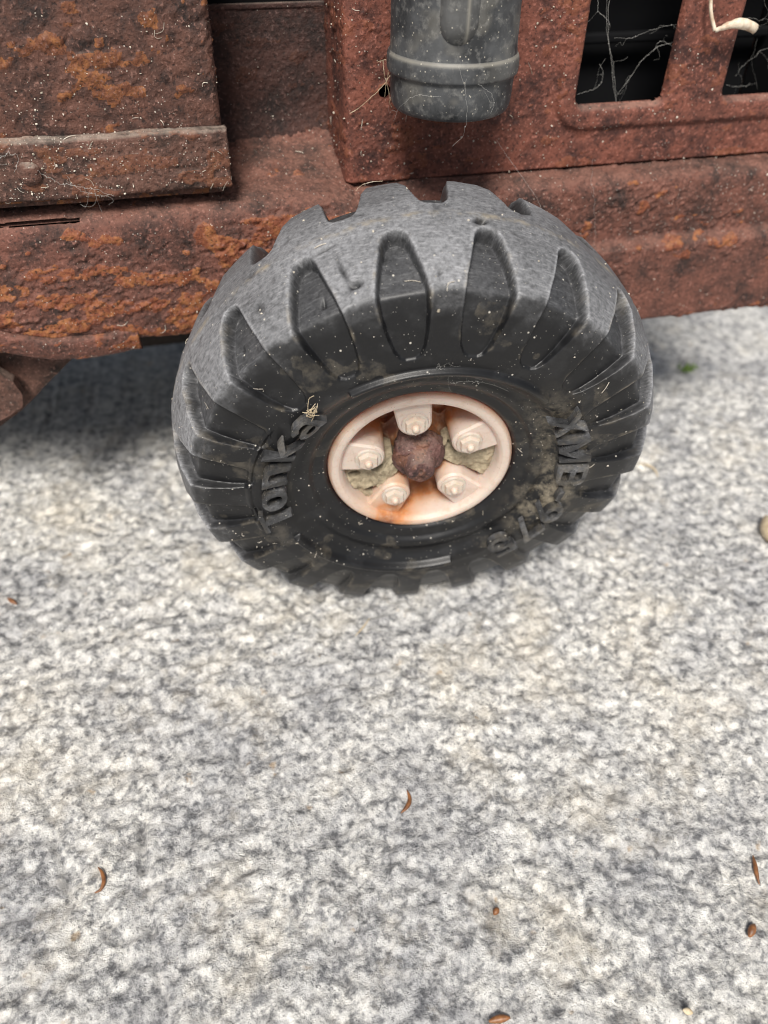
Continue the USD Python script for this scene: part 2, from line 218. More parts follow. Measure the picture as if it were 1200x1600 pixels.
# ------------------------------------------------------------------ toy truck
truck = thing('toy_truck', 'rusty red metal toy dump truck with chunky black tyre', 'toy truck')
def rustfield(p, seed=0, amt=.5):
    q = p*1.3
    patch = fbm(q*np.array([48, 48, 66]), 3, seed+11)
    f = fbm(q*np.array([165, 165, 250]), 5, seed+1)
    m = ss(.53, .55, f*.62+patch*.42+.25*(np.asarray(amt)-.5))
    pit = ss(.58, .68, fbm(q*420, 4, seed+5)); bl = ss(.52, .66, fbm(q*760, 3, seed+9))
    h = .00010*m*ss(.5, .75, f)+.00013*m-.00024*pit+.00022*bl*(.05+1.2*ss(.48, .60, patch))+.00005*(fbm(q*330, 3, seed+7)-.5)
    return h, np.clip(m*(.8+.8*(patch-.5)), 0, 1)
CRUMB = []
def shell(name, P, m, seed=0, amt=.5, thick=.0012, gain=1., sdf=None, flip=False, extra=None, label=None, parent=truck):
    nu, nv = P.shape[:2]; N = grid_normals(P)*(-1 if flip else 1)
    h, fl = rustfield(P, seed, amt)
    D = P+N*(h*gain+(extra if extra is not None else 0))[..., None]
    f = grid_faces(nu, nv); CRUMB.append((name, D.reshape(-1, 3), N.reshape(-1, 3), (sdf.ravel() > 1e-4) if sdf is not None else np.ones(nu*nv, bool)))
    if flip: f = f[:, ::-1]
    V = D.reshape(-1, 3)
    if sdf is not None:
        d = sdf.ravel(); keep = (d[f] > 0).all(1); f = f[keep]
    B = (P-N*thick).reshape(-1, 3); fb = f[:, ::-1]+len(V)
    V2 = np.vstack([V, B]); F2 = np.vstack([f, fb])
    rim = np.r_[np.arange(nv-1), ]
    def strip(idx, rev):
        a, b = idx[:-1], idx[1:]; q = np.stack([a, b, b+len(V), a+len(V)], 1); return q[:, ::-1] if rev else q
    ids = np.arange(nu*nv).reshape(nu, nv)
    F2 = np.vstack([F2, strip(ids[0], flip), strip(ids[-1], not flip), strip(ids[:, 0], not flip), strip(ids[:, -1], flip)])
    used_v = np.unique(F2); rm = np.full(len(V2), -1); rm[used_v] = np.arange(len(used_v))
    fl2 = np.r_[fl.ravel(), np.zeros(len(V))][used_v]
    return obj(name, (V2[used_v], rm[F2]), m, parent, True, {'flake': fl2}, label)
# skirt: one pressed rail along the whole side
profL = chaikin([(.0803, .1050), (.0785, .1022), (.068, .0993), (.0585, .0985), (.0545, .0975), (.0522, .0957), (.0515, .092), (.0513, .080), (.0515, .072), (.0518, .0692), (.0535, .0675), (.0575, .0672)])
profR = chaikin([(.0640, .0978), (.0620, .0974), (.0590, .0974), (.0560, .0972), (.0535, .0966), (.0520, .0950), (.0516, .0915), (.0518, .0850), (.0518, .0822), (.0514, .0814), (.0494, .0806), (.0486, .0800), (.0484, .0790), (.0484, .074), (.0484, .061), (.0487, .0595), (.0500, .0583), (.0550, .0582)])
pl, pr = resample(profL, n=190), resample(profR, n=190)
xs = np.arange(-.125, .1195, .00042); w = ss(-.012, .025, xs)[:, None, None]
yz = pl[None]*(1-w)+pr[None]*w
P = np.stack([np.broadcast_to(xs[:, None], yz.shape[:2]), yz[..., 0], yz[..., 1]], -1)
P[..., 2] -= .0035*ss(-.06, -.11, P[..., 0])*ss(.085, .070, P[..., 2])*0
slot = np.clip(1-np.abs(P[..., 2]-(.0968-.012*(P[..., 0]+.066)*0))/.00045, 0, 1)**.5*(P[..., 0] < -.0630)*(P[..., 1] < .056)*(1.25-.55*ss(-.066, -.085, P[..., 0]))
AM = -.02+.58*ss(.02, -.02, P[..., 0])*ss(.0962, .0935, P[..., 2])*(.55+.45*np.exp(-((P[..., 0]+.048)/.026)**2))-.14*ss(.0958, .097, P[..., 2])
shell('lower_rail', P, 'rust_skirt', 1, AM, .0012, 1.25, flip=True, sdf=np.where(slot > .66, -1., 1.))
# bead and lip at the lower left of the rail
xs = np.arange(-.125, -.0555, .0005); prof = chaikin([(.0512, .0695), (.0498, .0692), (.0494, .0682), (.0496, .066), (.0502, .0640), (.0520, .0632)], 2)
pp = resample(prof, n=26); P = np.stack([np.repeat(xs[:, None], 26, 1), np.repeat(pp[None, :, 0], len(xs), 0), np.repeat(pp[None, :, 1], len(xs), 0)], -1)
P[..., 2] += .0018+.0045*ss(-.073, -.092, P[..., 0]); P[..., 1] += .0019*ss(-.0640, -.0560, P[..., 0]); P[..., 2] += .0006*(fbm(P*90, 2, 3)-.5)
shell('lower_lip', P, 'rust_skirt', 4, .45, .0012, flip=True)
def plate(name, xz, y, th, m, seed, lean=0.):
    from shapely.geometry import Polygon
    from shapely import affinity
    import manifold3d as m3
    pg = Polygon(xz).buffer(-.0012).buffer(.0012)
    t = trimesh.creation.extrude_polygon(pg, th, engine='earcut')
    mm = m3.Manifold(m3.Mesh(np.asarray(t.vertices, np.float32), np.asarray(t.faces, np.uint32))).refine_to_length(.0009).to_mesh()
    v, f = np.array(mm.vert_properties[:, :3], float), np.array(mm.tri_verts)
    p = np.stack([v[:, 0], y-v[:, 2]+lean*(v[:, 1]-.06), v[:, 1]], 1); h, fl = rustfield(p, seed)
    c = np.array([p[:, 0].mean(), y, p[:, 2].mean()]); p[:, 1] -= h*1.2
    return obj(name, (p, f), m, truck, 40, None)
plate('suspension_bracket', [(-.0955, .0745), (-.0793, .0682), (-.0716, .0629), (-.0802, .0557), (-.0890, .0483), (-.099, .042)], .0600, .0014, 'rust_flange', 21)
plate('suspension_arm', [(-.0935, .067), (-.0895, .0628), (-.0870, .0600), (-.0861, .0560), (-.0869, .0528), (-.0902, .0510), (-.0985, .0475), (-.101, .060)], .0560, .0030, 'rust_flange', 23)
# left box with its flange and rivet
front = np.array([(x, .0545) for x in np.arange(-.128, -.0322, .0005)])
arc = np.array([(-.0322+.0016*math.sin(a), .0561-.0016*math.cos(a)) for a in np.linspace(.1, math.pi/2, 7)])
back = np.array([(-.0306, y) for y in np.arange(.0566, .0835, .0006)])
pu = np.vstack([front, arc, back]); zs = np.arange(.1000, .1705, .0005)
P = np.stack([np.repeat(pu[:, None, 0], len(zs), 1), np.repeat(pu[:, None, 1], len(zs), 1), np.repeat(zs[None], len(pu), 0)], -1)
P[..., 1] += .0009*(fbm(P*45, 2, 8)-.5)
shell('box_side', P, 'rust_box', 31, .29, .001, 1.1)
xs = np.arange(-.128, -.02995, .0004)
prof = resample([(.0546, .1133), (.0522, .1131), (.0518, .1126), (.0517, .1022), (.0521, .1018), (.0546, .1017)], .0004)
P = np.stack([np.repeat(xs[:, None], len(prof), 1), np.repeat(prof[None, :, 0], len(xs), 0), np.repeat(prof[None, :, 1], len(xs), 0)], -1)
P[..., 2] += .0005*(fbm(np.stack([P[..., 0]*130, P[..., 1]*0, P[..., 2]*0], -1), 3, 5)-.5)-.004*(P[..., 0]+.05)*.08
P[..., 0] += .0006*(fbm(P*300, 3, 6)-.5)*ss(-.034, -.031, P[..., 0])
shell('box_flange', P, 'rust_flange', 33, .25, .0007, .75, flip=True)
sp = trimesh.creation.icosphere(4, .0023); v = sp.vertices*[1, .55, 1]; v += sp.vertex_normals*(.0006*(fbm(sp.vertices*900, 3, 3)-.5))[:, None]
obj('rivet', (v+[-.0698, .0516, .1073], sp.faces), 'rust_flange', truck)
# recess between the box and the side panel
xs = np.arange(-.032, -.0015, .0005); zs = np.r_[np.arange(.1005, .1300, .0005), .1300]
P = np.stack(np.broadcast_arrays(xs[:, None], .0800, zs[None]), -1).astype(float); P[..., 1] += .0015*ss(.110, .1005, P[..., 2])*-1+.0006*fbm(P*60, 2, 2)
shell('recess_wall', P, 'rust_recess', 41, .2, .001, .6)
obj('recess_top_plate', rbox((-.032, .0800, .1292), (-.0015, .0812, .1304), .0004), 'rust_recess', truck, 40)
# right hand side panel with its grille openings
def sdrr(x, z, x0, x1, z0, z1, r):
    qx = np.abs(x-(x0+x1)/2)-(x1-x0)/2+r; qz = np.abs(z-(z0+z1)/2)-(z1-z0)/2+r
    return np.hypot(np.maximum(qx, 0), np.maximum(qz, 0))+np.minimum(np.maximum(qx, qz), 0)-r
ST_ = .00036
yb = np.arange(.0835, .0612, -.0006); ret = np.array([(-.0036, y) for y in yb])
arc = np.array([(-.0036+.0018*(1-math.cos(a)), .0608-.0018*math.sin(a)) for a in np.linspace(.1, math.pi/2, 8)])
fr = np.array([(x, .0590) for x in np.arange(-.0014, .1195, ST_)])
pu = np.vstack([ret, arc, fr]); zs = np.arange(.0979, .1700, ST_); n0 = len(ret)+len(arc)
P = np.stack([np.repeat(pu[:, None, 0], len(zs), 1), np.repeat(pu[:, None, 1], len(zs), 1), np.repeat(zs[None], len(pu), 0)], -1)
def dall(x, z):
    d = np.minimum(sdrr(x, z, .0510, .0732, .1114, .164, .0021), sdrr(x, z, .0890, .1112, .1114, .164, .0021))
    return np.minimum(d, np.hypot(x-.0053, z-.1168)-.0014)
xx_, zz_ = P[..., 0], P[..., 2]; d = dall(xx_, zz_); e = 1e-5
gxx, gzz = (dall(xx_+e, zz_)-d)/e, (dall(xx_, zz_+e)-d)/e
near = (np.abs(d) < ST_*.62); near[:n0] = False
P[..., 0] -= np.where(near, d*gxx, 0); P[..., 2] -= np.where(near, d*gzz, 0)
d = np.where(near, 1e-6, d); d[:n0] = 1
dg = np.minimum(sdrr(P[..., 0], P[..., 2], .0510, .0732, .1114, .164, .0021), sdrr(P[..., 0], P[..., 2], .0890, .1112, .1114, .164, .0021)); dg[:n0] = 1
t = np.clip(1-dg/.0019, 0, 1); P[..., 1] += .0019*(1-np.sqrt(np.maximum(1-t*t, 0)))-.0010*(1-ss(.0042, .0056, np.where(np.arange(len(pu))[:, None] < n0, 1, sdrr(P[..., 0], P[..., 2], .0510, .150, .1114, .164, .0021))))
P[..., 1] += .0007*(fbm(P*40, 2, 18)-.5)*ss(.0, .004, P[..., 0])
shell('side_panel', P, 'rust_panel', 51, .22, .001, .85*ss(.0, .0026, dg), sdf=d)
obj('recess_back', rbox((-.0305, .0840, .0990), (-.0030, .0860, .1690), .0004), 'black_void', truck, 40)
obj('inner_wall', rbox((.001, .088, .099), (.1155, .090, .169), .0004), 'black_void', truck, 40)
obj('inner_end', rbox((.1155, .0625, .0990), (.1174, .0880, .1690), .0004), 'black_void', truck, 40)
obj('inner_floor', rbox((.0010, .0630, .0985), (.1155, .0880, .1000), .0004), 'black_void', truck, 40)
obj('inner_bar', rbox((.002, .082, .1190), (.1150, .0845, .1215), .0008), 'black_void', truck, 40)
# what carries it: roofs, end, underside, far side, axle
obj('box_top', rbox((-.300, .0560, .1690), (-.0312, .200, .1702), .0004), 'rust_box', truck, 40)
obj('box_end', rbox((-.0318, .0795, .1000), (-.0306, .200, .1690), .0004), 'rust_box', truck, 40)
obj('hood_top', rbox((-.0306, .0605, .1697), (.1190, .200, .1709), .0004), 'rust_panel', truck, 40)
obj('front_end', rbox((.1176, .0615, .0640), (.1192, .198, .1690), .0005), 'rust_panel', truck, 40)
obj('far_side', rbox((-.300, .1990, .0600), (.1190, .2010, .1700), .0005), 'rust_panel', truck, 40)
obj('underbody', rbox((-.300, .0560, .0690), (.1170, .1985, .0705), .0004), 'rust_dark', truck, 40)
obj('rear_rail', rbox((-.300, .0530, .0690), (-.1255, .0560, .1690), .0008), 'rust_skirt', truck, 40)
obj('axle_beam', rbox((-.022, .058, .046), (.018, .190, .066), .003), 'rust_dark', truck, 40)
obj('axle', tube([(0, .02, .055), (0, .12, .055), (0, .2, .055)], .0030, 16), 'rust_dark', truck, 40)
obj('chassis_rail', rbox((-.300, .114, .030), (-.026, .180, .068), .003), 'rust_dark', truck, 40)
# black air filter on the side panel
prof = resample(chaikin([(.0001, .1174), (.0096, .1166), (.0112, .1168), (.0120, .1176), (.0123, .1190), (.0124, .1236), (.0127, .1239), (.0127, .1270), (.0125, .1276), (.0124, .1290), (.0124, .176), (.0001, .1762)], 2), .0004)
th = np.linspace(0, 2*np.pi, 200, endpoint=False)
def lathe_z(prof, c, seed, amp):
    V = np.stack([np.cos(th)[:, None]*prof[None, :, 0], np.sin(th)[:, None]*prof[None, :, 0], np.repeat(prof[None, :, 1], len(th), 0)], -1)
    V += (fbm(V*160, 3, seed)-.5)[..., None]*amp*np.stack([np.cos(th)[:, None]+0*V[..., 0], np.sin(th)[:, None]+0*V[..., 0], 0*V[..., 0]], -1)
    return (V+c).reshape(-1, 3), grid_faces(len(th), len(prof), True)
FC = np.array([.0156, .0452, 0])
v, f = lathe_z(prof, FC, 3, .0003)
filt_ = obj('air_filter', (v, f), 'black_plastic', truck, True, {'dusty': .25*ss(.52, .7, fbm(v*240, 3, 8))+.5*np.exp(-((v[:, 2]-.1238)/.0005)**2)*0})
v, f = lathe_z(resample(chaikin([(.0122, .1236), (.0129, .1237), (.01315, .1241), (.01315, .1264), (.0129, .1270), (.0126, .1274), (.0122, .1276)], 2), .00025), FC, 5, .0003)
obj('collar', (v, f), 'black_plastic', filt_, True, {'dusty': .75*np.exp(-((v[:, 2]-.1270)/.00035)**2)*ss(.3, .5, fbm(v*300, 3, 2))+.15*ss(.5, .7, fbm(v*240, 3, 8))})
import manifold3d as m3
fd = np.array([math.sin(math.radians(-14)), -math.cos(math.radians(-14)), 0]); c0 = FC+fd*.0107
bm = m3.Manifold.batch_hull([m3.Manifold.sphere(.0039, 40).scale([1, .8, 1.1]).translate((c0+[0, 0, z]).tolist()) for z in (.1338, .178)]).refine_to_length(.0006)
mm = bm.to_mesh(); v = np.array(mm.vert_properties[:, :3], float); f = np.array(mm.tri_verts)
obj('clamp_rib', (v, f), 'black_plastic', filt_, True, {'dusty': .7*np.exp(-((v[:, 0]-c0[0]-.0006)/.0003)**2)*(v[:, 1] < c0[1])+.1})
bd = c0+fd*.0026
obj('mould_line', tube([bd+[.0007, 0, z] for z in np.linspace(.1325, .176, 30)], .00022, 6), 'black_plastic', filt_, True)
# ------------------------------------------------------------------ wheel (part of the truck, tilted on its worn axle)
STEER, CAMB, RW = math.radians(-8.1), math.radians(6.8), .055
c, s = math.cos(STEER), math.sin(STEER); A1 = np.array([[c, -s, 0], [s, c, 0], [0, 0, 1]])
c, s = math.cos(CAMB), math.sin(CAMB); A = A1 @ np.array([[1, 0, 0], [0, c, -s], [0, s, c]])
wheel = UsdGeom.Xform.Define(stage, path('wheel', truck)); M = np.eye(4); M[:3, :3] = A.T; M[3, :3] = [0, 0, RW]
wheel.AddTransformOp().Set(Gf.Matrix4d(*M.ravel().tolist())); wheel = wheel.GetPrim()
def face(p): p = np.asarray(p, float); return np.stack([p[..., 0], -p[..., 2], p[..., 1]], -1)     # x right, y up, h outwards -> wheel axes
TP = np.array([(.014, .0203), (.0060, .0206), (.0052, .0214), (.0048, .0236), (.0036, .0246), (.0026, .0262), (.0014, .0290), (.0005, .0308), (.0000, .0328), (-.0001, .0365), (.0003, .0415), (.0009, .0458), (.0016, .0483), (.0019, .0489), (.0024, .0493),
               (.0065, .0513), (.0115, .0528), (.0178, .0537), (.0245, .0534), (.0315, .0522), (.0365, .0505), (.0390, .0480), (.0392, .0440), (.0370, .0320), (.0340, .0190)])
prof = resample(TP, .00024); dl = np.r_[0, np.cumsum(np.linalg.norm(np.diff(prof, axis=0), axis=1))]
ish = np.argmin(np.hypot(prof[:, 0]-.0019, prof[:, 1]-.0489)); T = dl-dl[ish]
ker = np.array([.25, .5, .25]); prof[1:-1] = sum(k*prof[i:len(prof)-2+i] for i, k in enumerate(ker))
NP, PER = 20, 84; NT = NP*PER
import shapely
half_f = [(0, .0137), (1.1, .0135), (2.0, .0129), (2.7, .0118), (3.05, .0105), (3.9, .0070), (5.0, .0028), (5.6, -.0002), (5.6, -.004), (5.2, -.0080), (4.5, -.0112), (3.2, -.0130), (1.6, -.0138)]
front_g = np.array([(-x_, t_) for x_, t_ in half_f[:0:-1]]+half_f)
half_r = [(0, .0208), (1.8, .0211), (2.8, .0222), (3.3, .0240), (4.4, .0310), (6.0, .0375), (5.9, .043), (5.2, .048)]
rear_g = np.array([(-x_, t_) for x_, t_ in half_r[:0:-1]]+half_r)
def gmask(poly, a):
    pg = shapely.Polygon(poly*[.0009, 1.]).buffer(-.0008).buffer(.0008)
    U, TT = np.meshgrid(a*.0009, T, indexing='ij'); pts = shapely.points(U.ravel(), TT.ravel())
    dd = shapely.distance(pg.exterior, pts)*np.where(shapely.contains(pg, pts), 1, -1)
    return ss(0, .0007, dd).reshape(U.shape), ss(-.0007, -.0001, dd).reshape(U.shape)*(1-ss(-.0001, .0006, dd).reshape(U.shape))
pitch = 360/NP; a = (np.arange(PER)/PER-.5)*pitch
mf, ef = gmask(front_g, a); mr, er = gmask(rear_g, a); mr = np.roll(mr, PER//2, 0); er = np.roll(er, PER//2, 0)
mf, ef, mr, er = (np.tile(k, (NP, 1)) for k in (mf, ef, mr, er))
ang = np.radians(-8+(np.arange(NT)/PER-.5)*pitch)
vf = np.stack([np.interp(T, [-.014, -.011, -.003, .003, .0124], [.0004, .0010, .0018, .0015, .0004]), np.interp(T, [-.014, -.003, .003, .0124], [0, -.0011, -.0021, -.0030])], 1)
vr = np.stack([np.interp(T, [.023, .034, .045], [-.0003, -.0018, -.0010]), np.interp(T, [.023, .034, .042, .050], [-.0036, -.0036, -.0022, 0])], 1)
PY = prof[None, :, 0]+mf*vf[None, :, 0]+mr*vr[None, :, 0]; PR = prof[None, :, 1]+mf*vf[None, :, 1]+mr*vr[None, :, 1]
dg = np.degrees(ang)
def arcmask(lo, hi, soft=1.0):
    mid, half = (lo+hi)/2, (hi-lo)/2; x = np.abs((dg-mid+180) % 360-180); return 1-ss(half-soft, half, x)
r0 = prof[:, 1]; sidem = T < -.002
def ridge(rc, w, h, lo, hi): return h*arcmask(lo, hi)[:, None]*(np.exp(-((r0-rc)/w)**4)*sidem)[None]
PY -= ridge(.0320, .00085, .0014, -30, 45)+ridge(.0320, .00085, .0014, -197, -118)+ridge(.0372, .0005, .00045, -108, -56)
PY += .0022*np.exp(-((r0-.0282)/.0022)**2)[None]*sidem[None]*.6
X = np.sin(ang)[:, None]*PR; Zw = np.cos(ang)[:, None]*PR; V = np.stack([X, PY, Zw], -1)
# nicks, cuts and moulding unevenness
def warp(v):
    w_ = ss(.021, .034, np.hypot(v[..., 0], v[..., 2])); v = np.array(v); v[..., 1] += w_*(.0357*v[..., 0]-.0666*v[..., 2]); return v
nz = (fbm(V*75, 3, 2)-.5)*.0006+(fbm(V*420, 3, 4)-.5)*.00007
V += np.stack([np.sin(ang)[:, None]*nz, 0*nz, np.cos(ang)[:, None]*nz], -1)*ss(-.004, .002, T)[None, :, None]
def nick(adeg, y, ra, ry, dep, rot=0.):
    u = ((np.radians(dg)-math.radians(adeg)+np.pi) % (2*np.pi)-np.pi)[:, None]*.054; w_ = V[..., 1]-y
    uu, ww = u*math.cos(rot)+w_*math.sin(rot), -u*math.sin(rot)+w_*math.cos(rot)
    k = dep*np.exp(-((uu/ra)**2+(ww/ry)**2))*(T > .002)[None]; return k
K = nick(9.2, .0165, .0011, .0007, .0016, .3)+nick(-18.5, .0085, .0004, .0026, .0006, .25)+nick(-16.6, .0052, .0011, .0006, .0009)+nick(-21, .0148, .0018, .0004, .0005, .2)
for k in range(46): K = K+nick(rng.uniform(-75, 75), rng.uniform(-.002, .024), rng.uniform(.0003, .0012), rng.uniform(.0003, .0016), rng.uniform(.00015, .0005), rng.uniform(-1, 1))
V -= np.stack([np.sin(ang)[:, None]*K, 0*K, np.cos(ang)[:, None]*K], -1)
nn = fbm(V*260, 3, 14)
dusty = (.22*ss(-.0055, -.0005, T[None]+(nn-.5)*.006)+.78*ss(-.0012, .0008, T[None]+(nn-.5)*.0026))*(1-ss(.040, .046, T))[None]*(1-.70*np.maximum(mf, mr))*(1-.9*np.clip(3.2*(mf*(1-mf)+mr*(1-mr)), 0, 1))*(1+.7*np.clip(ef, 0, 1))*(1-.55*np.clip(ef*0, 0, 1))
dusty = np.clip(dusty*(.55+1.1*(fbm(V*60, 4, 9)-.32))+.03*ss(.5, .7, nn), 0, 1)*(1-np.clip(K/.0007, 0, .9))
tan = 1.3*ss(.35, .65, fbm(V*300, 3, 16))*np.exp(-((np.broadcast_to(T[None], nn.shape)-.0170)/.0008)**2)*(T > 0)[None]+.45*ef*ss(.45, .62, fbm(V*170, 3, 33))*(T > -.012)[None]
sw = arcmask(35, 140, 25)[:, None]*np.exp(-((r0-.0305)/.0045)**2)[None]*sidem[None]; tan = np.clip(tan+.85*sw+.2*(fbm(V*120, 3, 6) > .6)*sidem[None], 0, 1)
VT = V.reshape(-1, 3).copy(); TNORM = grid_normals(V).reshape(-1, 3); TNORM = TNORM*np.sign((TNORM*np.stack([np.repeat(np.sin(ang), len(prof)), np.full(NT*len(prof), -.2), np.repeat(np.cos(ang), len(prof))], 1)).sum(1))[:, None]; TTT = np.tile(T, NT); V = warp(V); LOW = ((V.reshape(-1, 3) @ A.T)[:, 2]).min()+RW; print('lowest tyre point', LOW)
tyre = obj('tyre', (V.reshape(-1, 3), grid_faces(NT, len(prof), True)[:, ::1]), 'tyre_rubber', wheel, True, {'dusty': dusty.ravel(), 'tan': tan.ravel()})
def y_at(r): o = np.argsort(r0[:ish]); return np.interp(r, r0[:ish][o], prof[:ish, 0][o])
def letters(name, seq, rb, hgt, label):
    ms = []
    for ch, cen, wid in seq:
        t = meshkit.text_mesh(ch, hgt, .0018, bold=True); v = t.vertices.copy(); x0, x1 = v[:, 0].min(), v[:, 0].max()
        y0_, y1_ = v[:, 1].min(), v[:, 1].max()
        t = trimesh.Trimesh(v, t.faces); t.vertices = v
        aa = np.radians(cen+(v[:, 0]-(x0+x1)/2)/(x1-x0)*wid); rr = rb+v[:, 1]
        h = -y_at(rr)-.0004+v[:, 2]+.0004; top = v[:, 2] > .0006
        t.vertices = warp(face(np.stack([rr*np.sin(aa), rr*np.cos(aa), h], 1))); ms.append(t)
    m = trimesh.util.concatenate(ms)
    if m.volume < 0: m.invert()
    n = len(meshkit.arrays(m, 30)[0]); v, f, _ = meshkit.arrays(m, 30)
    return obj(name, (v, f), 'tyre_rubber', wheel, True, {'dusty': .10+.30*ss(.45, .65, fbm(v*400, 2, 3)), 'tan': .3*(fbm(v*300, 2, 5) > .5)}, label)
letters('raised_lettering', [('T', -102, 10), ('o', -90, 10.5), ('n', -76.5, 11.5), ('k', -62.5, 11.5), ('a', -49, 11)], .0296, .0064, 'raised word on the left of the tyre sidewall')
letters('raised_lettering', [('X', 60, 11), ('M', 75, 14), ('B', 90, 11), ('-', 102, 6), ('9', 113.5, 11), ('7', 127, 10.5), ('5', 140.5, 11)], .0294, .0062, 'raised size code on the right of the tyre sidewall')
# rim
def lathe_face(prof, n=160):
    cs = m3.CrossSection([np.asarray(prof, float)], m3.FillRule.NonZero); return m3.Manifold.revolve(cs, n)
rimp = [(0, -.021), (.0204, -.021), (.0204, -.0066), (.0202, -.0058), (.0196, -.0051), (.0188, -.0049), (.0181, -.0051), (.0175, -.0058), (.0172, -.0068), (.0166, -.0140), (.0158, -.0155), (.0120, -.0165), (.0070, -.0158), (.0052, -.0145), (.0046, -.0120), (0, -.0120)]
rim = lathe_face(rimp)
EAR = [-8.7+72*k for k in range(5)]
from shapely.geometry import Point, box, Polygon
def man(t): return m3.Manifold(m3.Mesh(np.asarray(t.vertices, np.float32), np.asarray(t.faces, np.uint32)))
def ear_shape(g): return shapely.union_all([Point(0, .0116).buffer(.0034+g, 24), Polygon([(-.0034-g, .0116), (.0034+g, .0116), (.0040+g, .0178), (-.0040-g, .0178)])])
for e_ in EAR:
    lv = []
    for h0, h1, g0, g1 in ((-.0170, -.0071, .0006, .0002), (-.0071, -.0066, .0002, -.0002)):
        t0 = trimesh.creation.extrude_polygon(ear_shape(g0), .00001, engine='earcut'); t1 = trimesh.creation.extrude_polygon(ear_shape(g1), .00001, engine='earcut')
        pv = np.vstack([t0.vertices+[0, 0, h0], t1.vertices+[0, 0, h1]]); lv.append(m3.Manifold.hull_points(pv))
    ear = m3.Manifold.batch_boolean(lv, m3.OpType.Add)
    ring = lathe_face([(0, -.03), (.0180, -.03), (.0180, 0), (0, 0)], 120)
    rim = rim + (ear ^ ring).rotate([0, 0, -e_])
def sector(a0, a1, r0_, r1_, h0, h1):
    aa = np.radians(np.linspace(a0, a1, 14)); pts = [(r1_*math.sin(x), r1_*math.cos(x)) for x in aa]+[(r0_*math.sin(x), r0_*math.cos(x)) for x in aa[::-1]]
    pg = Polygon(pts).buffer(-.0009).buffer(.0009); t = trimesh.creation.extrude_polygon(pg, h1-h0, engine='earcut'); t.apply_translation([0, 0, h0]); return t
for a0 in (EAR[0]+19, EAR[1]+17, EAR[3]+17, EAR[4]+17):
    rim = rim - man(sector(a0, a0+(34 if a0 > 0 else 36), .0075, .0158, -.0175, -.010))
mm = rim.refine_to_length(.0009).to_mesh(); v, f, _ = meshkit.arrays(trimesh.Trimesh(np.array(mm.vert_properties[:, :3], float), np.array(mm.tri_verts)), 32)
ra = np.hypot(v[:, 0], v[:, 1]); an = np.degrees(np.arctan2(v[:, 0], v[:, 1])); dd = lambda c: np.abs((an-c+180) % 360-180)
deep = ss(-.0075, -.0150, v[:, 2])
stain = .85*deep*(.6+.8*(fbm(v*140, 3, 3)-.3))+.75*np.exp(-(dd(199)/15)**2)*ss(.010, .016, ra)+.45*np.exp(-(dd(152)/22)**2)*deep+.5*ss(.0095, .0055, ra)+.3*np.exp(-((ra-.0203)/.0005)**2)
stain += .55*np.exp(-(dd(28)/18)**2)*deep+.35*np.exp(-(dd(-45)/18)**2)*deep+.22*np.exp(-(dd(205)/30)**2)
obj('rim', (face(v), f), 'pink_plastic', wheel, True, {'stain': np.clip(stain, 0, 1)})
for e_ in EAR:
    w_ = m3.Manifold.cylinder(.0009, .00245, .0021, 6, False); w2_ = m3.Manifold.cylinder(.0006, .0030, .0028, 40, False); pin = m3.Manifold.sphere(.00085, 28).translate([0, 0, .0018]); pc = m3.Manifold.cylinder(.0017, .00085, .00085, 28, False)
    hexn = (w_.translate([0, 0, .0006]).rotate([0, 0, 11*e_]) + w2_ + pin + pc)
    hexn = hexn.translate([0, .0117, -.0067]).rotate([0, 0, -e_]).refine_to_length(.0004).to_mesh()
    v, f, _ = meshkit.arrays(trimesh.Trimesh(np.array(hexn.vert_properties[:, :3], float), np.array(hexn.tri_verts)), 32)
    v = v+.00008*(fbm(v*900, 2, 1)-.5)[:, None]
    obj('lug_nut', (face(v), f), 'pink_plastic', wheel, True, {'stain': np.clip(.04+.18*(fbm(v*500, 3, 6)-.4), 0, 1)})
# rusted axle cap
cp = resample(chaikin([(.0001, -.0052), (.0024, -.0053), (.0031, -.0058), (.0034, -.0075), (.0042, -.0088), (.0056, -.0098), (.0062, -.0115), (.0060, -.0135), (.0050, -.0150)], 2), .00016)
th = np.linspace(0, 2*np.pi, 150, endpoint=False)
V = np.stack([np.sin(th)[:, None]*cp[None, :, 0], np.cos(th)[:, None]*cp[None, :, 0], np.repeat(cp[None, :, 1], len(th), 0)], -1)
V = V*(1+.42*(fbm(V*300, 4, 31)-.5)[..., None])+[0, -.0012, .0012]; V[..., 2] += .0010*(fbm(V*420, 3, 8)-.5)
v = V.reshape(-1, 3); obj('axle_cap', (face(v), grid_faces(len(th), len(cp), True)), 'rust_cap', wheel, True, {'flake': .6*ss(.52, .6, fbm(v*260, 3, 4))})
